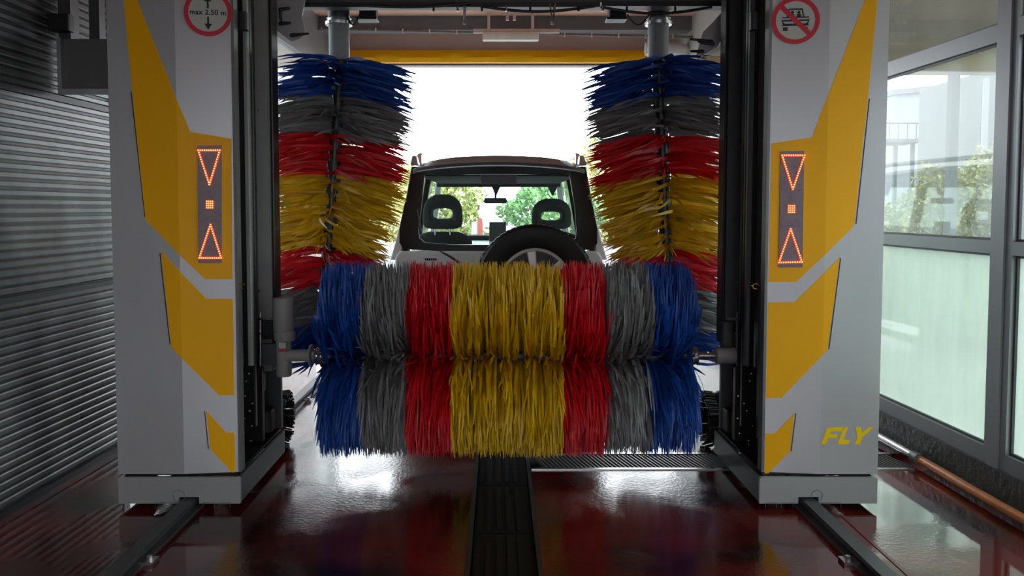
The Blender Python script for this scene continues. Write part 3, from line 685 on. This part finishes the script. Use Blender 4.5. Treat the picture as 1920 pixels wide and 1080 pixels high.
# ================================================================== CAR
def car():
    YR = 5.72
    T = thing('suv_car', 'white SUV with rear spare wheel and grey spoiler, seen from behind', 'car', (.0, YR+1.9, 0))
    # body shell: lofted sections along y (hollow above the belt line)
    secs = [(YR-.02, .50, .95, .70), (YR+.05, .40, 1.03, .775), (YR+.5, .36, 1.05, .80), (YR+2.2, .36, 1.03, .80), (YR+2.75, .36, .98, .79), (YR+3.5, .40, .88, .74), (YR+3.68, .45, .74, .62)]
    R = []
    for y_, z0, z1, hw in secs:
        ring = []
        for u, v in ((-.86, 0), (-1, .2), (-1.02, .5), (-.985, .82), (-.94, 1), (0, 1.0), (.94, 1), (.985, .82), (1.02, .5), (1, .2), (.86, 0)):
            ring.append((u*hw, y_, z0+(z1-z0)*v))
        R.append(ring)
    m = MB(); m.rings(R); m.build('lower_body', CARW, T, smooth=True)
    # D pillar frames, roof
    zr = 1.70
    def bar(name, a, b, w_, d_, mt, par=T):
        a, b = Vector(a), Vector(b); m = MB()
        m.hexa([(a.x-w_, a.y-d_, a.z), (a.x+w_, a.y-d_, a.z), (a.x+w_, a.y+d_, a.z), (a.x-w_, a.y+d_, a.z), (b.x-w_, b.y-d_, b.z), (b.x+w_, b.y-d_, b.z), (b.x+w_, b.y+d_, b.z), (b.x-w_, b.y+d_, b.z)])
        return m.build(name, mt, par, bevel=.01)
    for s_ in (-1, 1):
        bar('rear_pillar', (s_*.70, YR+.13, 1.02), (s_*.595, YR+.2, 1.65), .04, .09, CARB)
        bar('middle_pillar', (s_*.71, YR+1.25, 1.02), (s_*.60, YR+1.25, 1.65), .025, .05, CARB)
        bar('front_pillar', (s_*.70, YR+2.72, 1.0), (s_*.58, YR+2.12, 1.64), .03, .045, CARW)
        m = MB(); m.hexa([(s_*.745, YR+.24, 1.04), (s_*.738, YR+.24, 1.04), (s_*.738, YR+2.6, 1.04), (s_*.745, YR+2.6, 1.04), (s_*.63, YR+.28, 1.62), (s_*.623, YR+.28, 1.62), (s_*.623, YR+2.1, 1.62), (s_*.63, YR+2.1, 1.62)]); m.build('side_window', G_CAR, T)
    # roof: domed
    R = []
    for y_, zc, hw in ((YR+.12, 1.655, .60), (YR+.25, 1.695, .625), (YR+1.2, 1.72, .63), (YR+2.0, 1.70, .62), (YR+2.2, 1.655, .60)):
        ring = [(-hw, y_, zc-.05), (-hw*.93, y_, zc-.012), (-hw*.5, y_, zc+.002), (0, y_, zc+.007), (hw*.5, y_, zc+.002), (hw*.93, y_, zc-.012), (hw, y_, zc-.05), (0, y_, zc-.045)]
        R.append(ring)
    m = MB(); m.rings(R); m.build('roof', CARW, T, smooth=True)
    m = MB(); m.box(-.58, .58, YR+.2, YR+2.15, 1.585, 1.60); m.build('headliner', FAB, T)
    # tailgate: white lower, black glazed frame with an opening
    YG = YR-.03
    def P(px, py, D=YG): q = U(px, py, D); return (q.x, q.z)
    outer = [P(757, 388), P(749, 430), P(749, 455), P(757, 467), P(850, 472), P(1020, 472), P(1111, 468), P(1120, 456), P(1120, 430), P(1112, 388), P(1092, 318), P(778, 318)]
    inner_ = [P(790, 388), P(784, 430), P(786, 446), P(796, 455), P(850, 459), P(1020, 459), P(1068, 456), P(1080, 447), P(1081, 430), P(1078, 388), P(1068, 327), P(796, 327)]
    n = len(outer); m = MB()
    vs = [(x, YG, z) for x, z in outer]+[(x, YG, z) for x, z in inner_]+[(x, YG+.05, z) for x, z in outer]+[(x, YG+.05, z) for x, z in inner_]
    fs = []
    for i in range(n):
        j = (i+1) % n; fs += [(i, j, n+j, n+i), (2*n+i, 3*n+i, 3*n+j, 2*n+j), (i, 2*n+i, 2*n+j, j), (n+i, n+j, 3*n+j, 3*n+i)]
    m.add(vs, fs); fr = m.build('tailgate_window_frame', CARB, T)
    m = MB(); m.prism(inner_, YG+.012, YG+.018, 'y'); m.build('rear_window', G_CAR, T)
    # body shoulder around the frame
    for s_ in (-1, 1):
        pts = [(s_*.60, 1.60), (s_*.685, 1.32), (s_*.735, 1.12), (s_*.775, .98), (s_*.69, .98), (s_*.69, 1.1), (s_*.66, 1.30)]
        m = MB(); m.prism(pts, YG+.01, YG+.16, 'y'); m.build('rear_quarter', CARW, T, bevel=.008)
        m = MB(); m.box(s_*.66-.055, s_*.66+.055, YG-.035, YG+.0, .55, .84, .015); m.build('tail_lamp', REDS, T, bevel=.008)
    m = MB(); m.prism([(-.70, .48), (.70, .48), (.74, .7), (.735, 1.0), (.70, 1.045), (-.70, 1.045), (-.735, 1.0), (-.74, .7)], YG-.03, YG+.02, 'y'); tg = m.build('tailgate', CARW, T, bevel=.012)
    q0, q1 = U(797, 488, YG-.03), U(819, 484, YG-.03)
    m = MB()
    for k in range(6): m.box(q0.x+(q1.x-q0.x)*k/6, q0.x+(q1.x-q0.x)*(k+.7)/6, YG-.036, YG-.0305, q0.z, q1.z)
    m.build('badge', CARB, tg)
    m = MB(); m.box(-.74, .74, YG-.10, YG+.06, .34, .50, .05); m.build('rear_bumper', SPOIL, T, bevel=.02)
    # spoiler
    R = []
    for i in range(21):
        u = -1+i/10; x = u*.605; arch = .05*(1-u*u)**.8 if abs(u) < 1 else 0; z = 1.625+arch; e = (1-abs(u)**6)
        R.append([(x, YR-.07-.05*e, z-.005), (x, YR-.075-.05*e, z-.035), (x, YR-.03, z-.062*e-.02), (x, YR+.16, z-.04), (x, YR+.18, z+.035*e+.005), (x, YR+.02, z+.045*e+.004)])
    m = MB(); m.rings(R); sp = m.build('roof_spoiler', SPOIL, T, smooth=True)
    R = [[(x, YR-.075, z) for x, z in ()] for _ in ()]
    m = MB()
    for i in range(20):
        u = -.95+i*.095; u2 = u+.095; a = 1.625+.05*(1-u*u)**.8; b = 1.625+.05*(1-min(1, u2*u2))**.8
        m.hexa([(u*.6, YR-.125, a-.033), (u2*.6, YR-.125, b-.033), (u2*.6, YR-.10, b-.033), (u*.6, YR-.10, a-.033), (u*.6, YR-.125, a-.026), (u2*.6, YR-.125, b-.026), (u2*.6, YR-.10, b-.026), (u*.6, YR-.10, a-.026)])
    m.build('spoiler_lip', ALU, sp)
    m = MB(); m.box(-.13, .13, YR-.06, YR-.035, 1.52, 1.585, .01); m.build('brake_lamp_housing', CARB, T, bevel=.005)
    for s_ in (-1, 1):
        m = MB(); m.tube([(s_*.585, YR+.2, 1.675), (s_*.59, YR+.26, 1.735), (s_*.59, YR+.45, 1.755), (s_*.58, YR+1.9, 1.76), (s_*.57, YR+2.05, 1.69)], .02, 10); m.build('roof_rail', SIL, T, smooth=True)
        m = MB(); m.hexa([(s_*.60-.03, YR-.02, 1.655), (s_*.60+.03, YR-.02, 1.655), (s_*.60+.03, YR+.12, 1.655), (s_*.60-.03, YR+.12, 1.655), (s_*.60-.02, YR+.04, 1.725), (s_*.60+.01, YR+.04, 1.725), (s_*.60+.01, YR+.12, 1.725), (s_*.60-.02, YR+.12, 1.725)]); m.build('rail_end_cap', SIL, T, bevel=.006)
    # wiper
    m = MB(); m.tube([U(823, 470, YG-.02), U(845, 482, YG-.045), U(862, 494, YG-.045)], [.005, .008, .010], 8); m.build('wiper_arm', BLK, T); m = MB(); m.tube([U(783, 392, YG-.012), U(790, 434, YG-.014)], .005, 6); m.build('wiper_blade', BLK, T)
    # windscreen
    m = MB(); m.hexa([(-.68, YR+2.70, 1.0), (.68, YR+2.70, 1.0), (.68, YR+2.71, 1.0), (-.68, YR+2.71, 1.0), (-.56, YR+2.14, 1.61), (.56, YR+2.14, 1.61), (.56, YR+2.15, 1.61), (-.56, YR+2.15, 1.61)]); m.build('windscreen', G_CAR, T)
    m = MB(); m.box(-.60, .60, YR+2.08, YR+2.14, 1.555, 1.61); m.build('windscreen_header', FAB, T)
    for px_, w_ in ((930, 11), (1036, 12)):
        c = U(px_, 352, YR+2.0); e = U(px_, 366 if px_ < 1000 else 367, YR+2.0); m = MB()
        m.prism([(c.x-w_*.0042, c.z+.02), (c.x+w_*.0042, c.z+.02), (c.x+.006, e.z), (c.x-.006, e.z)], YR+1.98, YR+2.0, 'y'); m.build('mirror_mount' if px_ < 1000 else 'sun_visor', FAB, T)
    # dashboard, screen, mirror
    m = MB(); m.box(-.66, .66, YR+2.25, YR+2.62, .95, 1.075, .04); m.build('dashboard', FAB, T, bevel=.02)
    c = U(929, 376, YR+1.95); m = MB(); m.prism([(c.x-.115, c.z-.012), (c.x-.10, c.z+.026), (c.x+.10, c.z+.026), (c.x+.115, c.z-.006), (c.x+.10, c.z-.028), (c.x-.10, c.z-.028)], YR+1.94, YR+1.97, 'y')
    m.box(c.x-.01, c.x+.01, YR+1.95, YR+1.965, c.z+.02, c.z+.12); m.build('inner_mirror', BLK, T)
    a = U(917, 438, YR+1.9); b = U(949, 416, YR+1.9); m = MB(); m.box(a.x, b.x, YR+1.9, YR+1.93, a.z-.08, b.z, .005); m.build('dashboard_screen', BLK, T, bevel=.004)
    # seats with ring-shaped headrests
    def headrest(cx, y0, y1, w0, hole):
        D = 6.45; so = []; si = []; N_ = 28
        c = U(cx, (y0+y1)/2, D); hw = w0/2/F*D; zt = U(cx, y0, D).z; zb = U(cx, y1, D).z
        hx0, hx1, hy0, hy1 = hole; hc = U((hx0+hx1)/2, (hy0+hy1)/2, D); ha = (hx1-hx0)/2/F*D; hb = (hy1-hy0)/2/F*D
        for k in range(N_):
            a_ = 2*PI*k/N_; ca, sa = math.cos(a_), math.sin(a_)
            e_ = .75 if sa > 0 else .5
            so.append((c.x+hw*(1-.13*sa)*math.copysign(abs(ca)**e_, ca), (zt+zb)/2+(zt-zb)/2*math.copysign(abs(sa)**e_, sa)))
            si.append((hc.x+ha*math.copysign(abs(ca)**.6, ca), hc.z+hb*math.copysign(abs(sa)**.6, sa)))
        R = []
        prof = [(0, .02), (.12, -.035), (.4, -.055), (.7, -.05), (.93, -.03), (1, .0), (.93, .035), (.5, .055), (.12, .045)]
        for u, d in prof: R.append([(si[k][0]*(1-u)+so[k][0]*u, D+d, si[k][1]*(1-u)+so[k][1]*u) for k in range(N_)])
        m = MB(); m.rings(R, cap=False, closed=True); m.build('headrest', FAB, T, smooth=True)
        for s_ in (-1, 1):
            m = MB(); m.cyl((c.x+s_*.06, D, zb-.05), (c.x+s_*.06, D, zb+.02), .008, 8); m.build('headrest_post', SIL, T)
        m = MB(); R = []
        for z_, w_, d_ in ((.55, .24, .09), (.9, .245, .08), (1.08, .235, .07), (zb-.045, .19, .05), (zb-.02, .12, .03)):
            R.append([(c.x+w_*math.cos(a_)*(1 if abs(math.cos(a_)) < .7 else 1), D+.04+d_*math.sin(a_), z_) for a_ in np.linspace(0, 2*PI, 21)[:-1]])
        m.rings(R); m.build('seat_back', FAB, T, smooth=True)
    headrest(830, 364, 430, 74, (812, 848, 391, 410))
    headrest(1034, 372, 430, 74, (1015, 1050, 397, 413))
    # rear bench back edge and side linings
    m = MB(); m.box(-.66, .66, YR+.3, YR+.4, .9, 1.055); m.build('load_cover', FAB, T, bevel=.01)
    # wheels
    def wheel(name, c, R, w_, ax, par, label=None, spoked=True):
        m = MB(); r2 = R*.60
        m.lathe([(r2, -w_*.42), (R*.80, -w_*.5), (R*.95, -w_*.46), (R, -w_*.34), (R, w_*.34), (R*.95, w_*.46), (R*.80, w_*.5), (r2, w_*.42)], c, ax, 56, closed=True)
        ty = m.build(name, RUB, par, smooth=True)
        m = MB()
        for k in range(56):   # tread blocks
            a_ = 2*PI*k/56
            for h0, h1 in ((-w_*.36, -w_*.03), (w_*.03, w_*.36)):
                pp = []
                for h in (h0, h1):
                    for rr in (R-.002, R+.003):
                        for da in (0, .07):
                            u, v = rr*math.cos(a_+da), rr*math.sin(a_+da)
                            pp.append(Vector(c)+Vector((h, u, v) if ax == 'x' else (u, h, v)))
                m.hexa([pp[0], pp[1], pp[3], pp[2], pp[4], pp[5], pp[7], pp[6]])
        m.build('tread_blocks', RUB, ty)['kind'] = 'stuff'
        s_ = -1 if ax == 'y' or c[0] < 0 else 1; f_ = s_*w_*.42
        m = MB(); m.lathe([(r2*1.01, f_), (r2*1.01, f_+s_*.006), (r2*.93, f_+s_*.004), (r2*.90, f_-s_*.05), (r2*.98, f_-s_*.055)], c, ax, 48, closed=True); m.build('rim', CHR, ty, smooth=True)
        for k in range(6):
            a_ = 2*PI*k/6+PI/2+.12; m = MB()
            def Q(rr, tt, h):
                u = rr*math.cos(a_)-tt*math.sin(a_); v = rr*math.sin(a_)+tt*math.cos(a_)
                return Vector(c)+Vector((h, u, v) if ax == 'x' else (u, h, v))
            w1, w2 = .018, .032
            m.hexa([Q(.03, -w1, f_), Q(.03, w1, f_), Q(.03, w1, f_-s_*.03), Q(.03, -w1, f_-s_*.03), Q(r2*.93, -w2, f_-s_*.002), Q(r2*.93, w2, f_-s_*.002), Q(r2*.93, w2, f_-s_*.03), Q(r2*.93, -w2, f_-s_*.03)])
            m.build('spoke', CHR, ty, bevel=.006)
        m = MB(); m.lathe([(.045, f_-s_*.03), (.045, f_+s_*.008), (.02, f_+s_*.012)], c, ax, 24); m.build('hub_cap', CHR, ty, smooth=True)
        m = MB(); m.lathe([(r2*.88, f_-s_*.07), (r2*.88, f_-s_*.06), (.02, f_-s_*.06)], c, ax, 32); m.build('brake_disc', DRK, ty)
        return ty
    c = U(1003, 532, 5.45); o = wheel('spare_wheel', (c.x, 5.50, c.z), .405, .20, 'y', T); o['label'] = 'spare wheel mounted on the tailgate'
    m = MB(); m.cyl((c.x, 5.6, c.z), (c.x, YG-.03, c.z), .07, 20); m.build('spare_wheel_carrier', CARB, T)
    for s_ in (-1, 1):
        for yy in (YR+.65, YR+3.0): wheel('road_wheel', (s_*.70, yy, .34), .335, .20, 'x', T)
    m = MB(); m.box(-.6, .6, YR+.2, YR+3.4, .28, .40); m.build('chassis', BLK, T)
    for s_ in (-1, 1):
        m = MB(); m.box(s_*.89-.07, s_*.89+.07, YR+2.5, YR+2.6, 1.05, 1.2, .02); m.box(min(s_*.76, s_*.84), max(s_*.76, s_*.84), YR+2.53, YR+2.57, 1.06, 1.09); m.build('door_mirror', CARB, T, bevel=.02)
car()

# ================================================================== FAR END
t = thing('rolled_tarpaulin', 'long yellow tarpaulin strip under the far lintel', 'banner', (0, 9.3, 3.08))
a = U(598, 107, 9.28).x; b = U(1265, 107, 9.28).x
zz0 = U(930, 118, 9.28).z; zz1 = U(930, 94, 9.28).z
m = MB(); R = []
for x in np.linspace(a, b, 60):
    w_ = .006*math.sin(x*9)+.004*math.sin(x*23)
    R.append([(x, 9.24+w_, zz0), (x, 9.215+w_, (zz0*2+zz1)/3), (x, 9.23-w_, (zz0+zz1*2)/3), (x, 9.27, zz1), (x, 9.30, zz1), (x, 9.32, zz0)])
m.rings(R); m.build('yellow_sheet', YEL, t, smooth=True)
m = MB(); m.box(a-.02, a-.003, 9.2, 9.34, zz0-.03, zz1+.02); m.box(b+.003, b+.02, 9.2, 9.34, zz0-.03, zz1+.02); m.build('end_bracket', DRK, t)
t = thing('ceiling_lamp', 'unlit white tube lamp fitting above the yellow strip', 'lamp', (.15, 8.6, 3.2))
p0 = U(905, 68, 8.6); p1 = U(1010, 68, 8.6)
m = MB(); m.prism([(8.56, p0.z-.045), (8.66, p0.z-.045), (8.68, p0.z), (8.67, p0.z+.035), (8.55, p0.z+.035), (8.54, p0.z)], p0.x, p1.x, 'x'); m.build('diffuser', mat('lamp_diffuser', (.66, .60, .54), .4), t, bevel=.008)
m = MB(); m.box(p0.x-.10, p1.x+.22, 8.58, 8.64, p0.z+.036, p0.z+.075); m.build('mounting_rail', LINT, t)
m = MB(); m.box(p0.x+.05, p0.x+.08, 8.59, 8.62, p0.z+.076, CZ); m.box(p1.x-.08, p1.x-.05, 8.59, 8.62, p0.z+.076, CZ); m.build('hanger', SIL, t)['kind'] = 'stuff'
t = thing('conduit', 'thin grey conduit pipe with clips along the far ceiling beam', 'pipe', (0, 8.7, 3.2))
z_ = U(700, 53, 8.7).z; m = MB(); m.cyl((-2.1, 8.72, z_), (2.1, 8.72, z_-.09), .013, 10); m.build('pipe', GRY, t, smooth=True)
for k in range(14):
    x = -1.9+k*.29; m = MB(); m.box(x-.008, x+.008, 8.70, 8.749, z_-.02-.09*(x+2.1)/4.2, z_+.02-.09*(x+2.1)/4.2); m.build('pipe_clip', SIL, t)
# white pipe elbow at the top right
t = thing('white_pipe', 'white elbow pipe hanging at the far right corner of the ceiling', 'pipe', (2.0, 9.0, 3.1))
m = MB(); m.tube([U(1210, 92, 8.9), U(1275, 92, 8.9), U(1286, 96, 8.9), U(1288, 106, 8.9), U(1270, 122, 8.9)], [.07, .07, .075, .07, .05], 14); m.build('elbow', mat('white_pvc', (.6, .6, .6), .4), t, smooth=True)
# ceiling hangers in the middle
t = thing('ceiling_bracket', 'small brown steel bracket hanging in the middle of the ceiling', 'bracket', (.15, 8.2, 3.3))
a = U(958, 38, 8.2); m = MB(); m.box(a.x-.05, a.x-.02, 8.18, 8.22, a.z, CZ); m.box(a.x+.02, a.x+.05, 8.18, 8.22, a.z, CZ); m.box(a.x-.08, a.x+.08, 8.18, 8.23, a.z+.09, a.z+.12); m.build('bracket_frame', LINT, t)

# ================================================================== RIGHT SIDE PIPES
t = thing('kerb_pipe', 'metal pipe turning into an orange hose along the right kerb', 'pipe', (2.1, 4, .04))
def K(D, off=-.07, z=.045): return (XR(D, off), D, z)
m = MB(); m.tube([K(D) for D in (9.0, 7, 5.5, 4.6, 4.15)], .022, 12); m.build('metal_pipe', SIL, t, smooth=True)
m = MB(); m.tube([K(4.16), K(4.10)], .027, 12); m.build('coupling', GRY, t, smooth=True)
m = MB(); m.tube([K(D, -.07+.006*math.sin(D*5), .04) for D in np.linspace(4.11, 1.0, 24)], .023, 12); m.build('orange_hose', COPPER, t, smooth=True)
m = MB(); m.cyl(U(1652, 888, 4.1), U(1738, 886, 4.1), .012, 10); m.lathe([(.018, -.03), (.018, .03)], U(1655, 888, 4.1), 'x', 10)
tag(m.build('black_rod', BLK), 'black rod lying at the edge of the right floor grating', 'rod')

# ================================================================== OUTSIDE
def foliage(c, r, n, mt, par, size=.12):
    u = rng.normal(0, 1, (n, 3)); u /= np.linalg.norm(u, axis=1, keepdims=True)
    rr = rng.uniform(.55, 1.0, n)**.5
    bump_ = 1+.18*np.sin(u[:, 0]*7+c[0])*np.cos(u[:, 2]*6)+.1*np.sin(u[:, 1]*11)
    P = np.array(c)+u*np.array(r)*(rr*bump_)[:, None]
    a = rng.normal(0, 1, (n, 3)); a /= np.linalg.norm(a, axis=1, keepdims=True)
    b = np.cross(a, rng.normal(0, 1, (n, 3))); b /= np.linalg.norm(b, axis=1, keepdims=True)
    s = size*rng.uniform(.5, 1.2, n)[:, None]
    V = np.stack([P-a*s, P+b*s*.45, P+a*s, P-b*s*.45], 1).reshape(-1, 3); Fc = np.arange(4*n).reshape(n, 4)
    me = bpy.data.meshes.new('foliage'); me.from_pydata(V.tolist(), [], Fc.tolist()); me.materials.append(mt)
    o = bpy.data.objects.new('foliage', me); COL.objects.link(o); put(o, par); o['kind'] = 'stuff'; return o
def bush(name, label, c, r, n, mt, size, group=None, cat='bush'):
    t = thing(name, label, cat, (c[0], c[1], -.03), group)
    foliage(c, r, n, mt, t, size)
    m = MB()
    h = c[2]
    for k in range(4):
        a = k*PI/2+.4; m.tube([(c[0]+.04*math.cos(a), c[1]+.04*math.sin(a), -.03), (c[0]+.2*r[0]*math.cos(a), c[1]+.2*r[1]*math.sin(a), h*.6), (c[0]+.5*r[0]*math.cos(a), c[1]+.5*r[1]*math.sin(a), h+r[2]*.3)], [.08*r[2], .05*r[2], .02*r[2]], 7)
    m.build('stem', BARK, t)
bush('tree', 'pale yellow-green tree beyond the exit seen through the left half of the car', (-1.9, 22, 1.3), (1.5, 1.3, 1.15), 3500, LEAF2, .13, 'trees beyond the exit', 'tree')
bush('tree', 'green tree beyond the exit seen through the right half of the car', (1.7, 24, 1.2), (1.5, 1.3, 1.05), 3500, LEAF1, .13, 'trees beyond the exit', 'tree')
bush('tree', 'tall yellow-green tree rising behind the right vertical brush', (4.3, 30, 1.9), (1.9, 1.6, 2.0), 5000, LEAF2, .14, 'trees beyond the exit', 'tree')
bush('tree', 'green tree beyond the exit hidden mostly by the left vertical brush', (-4.6, 25, 1.7), (1.7, 1.6, 1.5), 4000, LEAF1, .14, 'trees beyond the exit', 'tree')
t = thing('sign_post', 'red and white post outside seen through the car windows', 'post', (-.35, 15, 0))
a = U(900, 425, 14); m = MB(); m.box(a.x-.045, a.x+.045, 13.98, 14.02, -.03, U(900, 410, 14).z); m.build('post', REDT, t)
m = MB(); m.box(a.x-.15, a.x+.05, 14.03, 14.06, .5, U(900, 416, 14).z); m.build('board', mat('white_board', (.6, .55, .55), .6), t)
# pale building outside right
t = thing('far_building', 'pale grey building with outside stair seen through the misted right window', 'building', (9.5, 17, 0))
m = MB(); m.hexa([(9.3, 19, -.03), (16, 12.4, -.03), (16, 22, -.03), (9.3, 24, -.03), (9.3, 19, 4.0), (16, 12.4, 4.0), (16, 22, 4.0), (9.3, 24, 4.0)]); m.build('wall', BLDG, t)
m = MB(); m.hexa([(9.25, 18.9, 4.001), (16, 12.3, 4.001), (16, 22, 4.001), (9.25, 24, 4.001), (9.25, 18.9, 4.12), (16, 12.3, 4.12), (16, 22, 4.12), (9.25, 24, 4.12)]); m.build('roof_edge', BLDG2, t)
m = MB(); p = U(1690, 262, 15.5); m.box(p.x-.5, p.x+.35, 15.3, 16.2, p.z-.06, p.z); m.build('stair_landing', BLDG2, t)
for px_ in (1680, 1712):
    q = U(px_, 300, 15.5); m = MB(); m.box(q.x-.03, q.x+.03, 15.5, 15.56, -.03, p.z-.061); m.build('stair_post', BLDG2, t)
m = MB(); m.cyl((p.x-.5, 15.3, p.z+.3), (p.x+.35, 15.3, p.z+.3), .02, 8)
for k in range(6): m.cyl((p.x-.5+k*.17, 15.3, p.z), (p.x-.5+k*.17, 15.3, p.z+.3), .012, 6)
m.build('railing', BLDG2, t)
t = thing('side_building', 'darker grey building behind the outside post on the right', 'building', (10, 11, 0))
m = MB(); m.box(7.3, 11, 12.2, 14, -.03, 3.4); m.build('wall', BLDG2, t)
m = MB(); m.box(7.05, 11.05, 12.12, 12.19, 1.75, 2.05); m.build('window_band', mat('greenish_band', (.16, .20, .19), .4), t)
m = MB()
for k in range(5): m.box(7.3+k*.7, 7.38+k*.7, 12.14, 12.19, 2.1, 3.3)
m.build('pilaster', BLDG, t)
# neighbouring canopy and its post
t = thing('canopy', 'flat canopy with ochre soffit outside the right windows', 'canopy', (5, 6, 0))
m = MB(); m.box(2.9, 6.6, 5.6, 10, 3.02, 3.3); m.build('roof_slab', WALLG, t)
m = MB(); m.box(2.91, 6.59, 8.0, 9.99, 2.985, 3.019); m.build('ochre_soffit_panel', OCHRE, t)
m = MB(); m.box(5.5, 5.6, 9.8, 9.9, -.03, 2.98); m.build('post', BLDG2, t)
bush('hedge_bush', 'yellow-green bush outside behind the misted upper right pane', (6.3, 10.6, .9), (1.15, .7, 1.1), 16000, LEAF2, .05)
bush('hedge_bush', 'grey-green bush outside at the left of the right window', (4.9, 12.6, .8), (1.2, 1.0, .95), 14000, LEAF2, .05)
bush('shrub', 'round green shrub outside behind the fogged lower right pane', (4.9, 8.4, .30), (.95, .9, .62), 12000, LEAF1, .045)
bush('shrub', 'green shrub outside at the far right window', (4.4, 5.6, .2), (.6, .6, .45), 3000, LEAF1, .07)
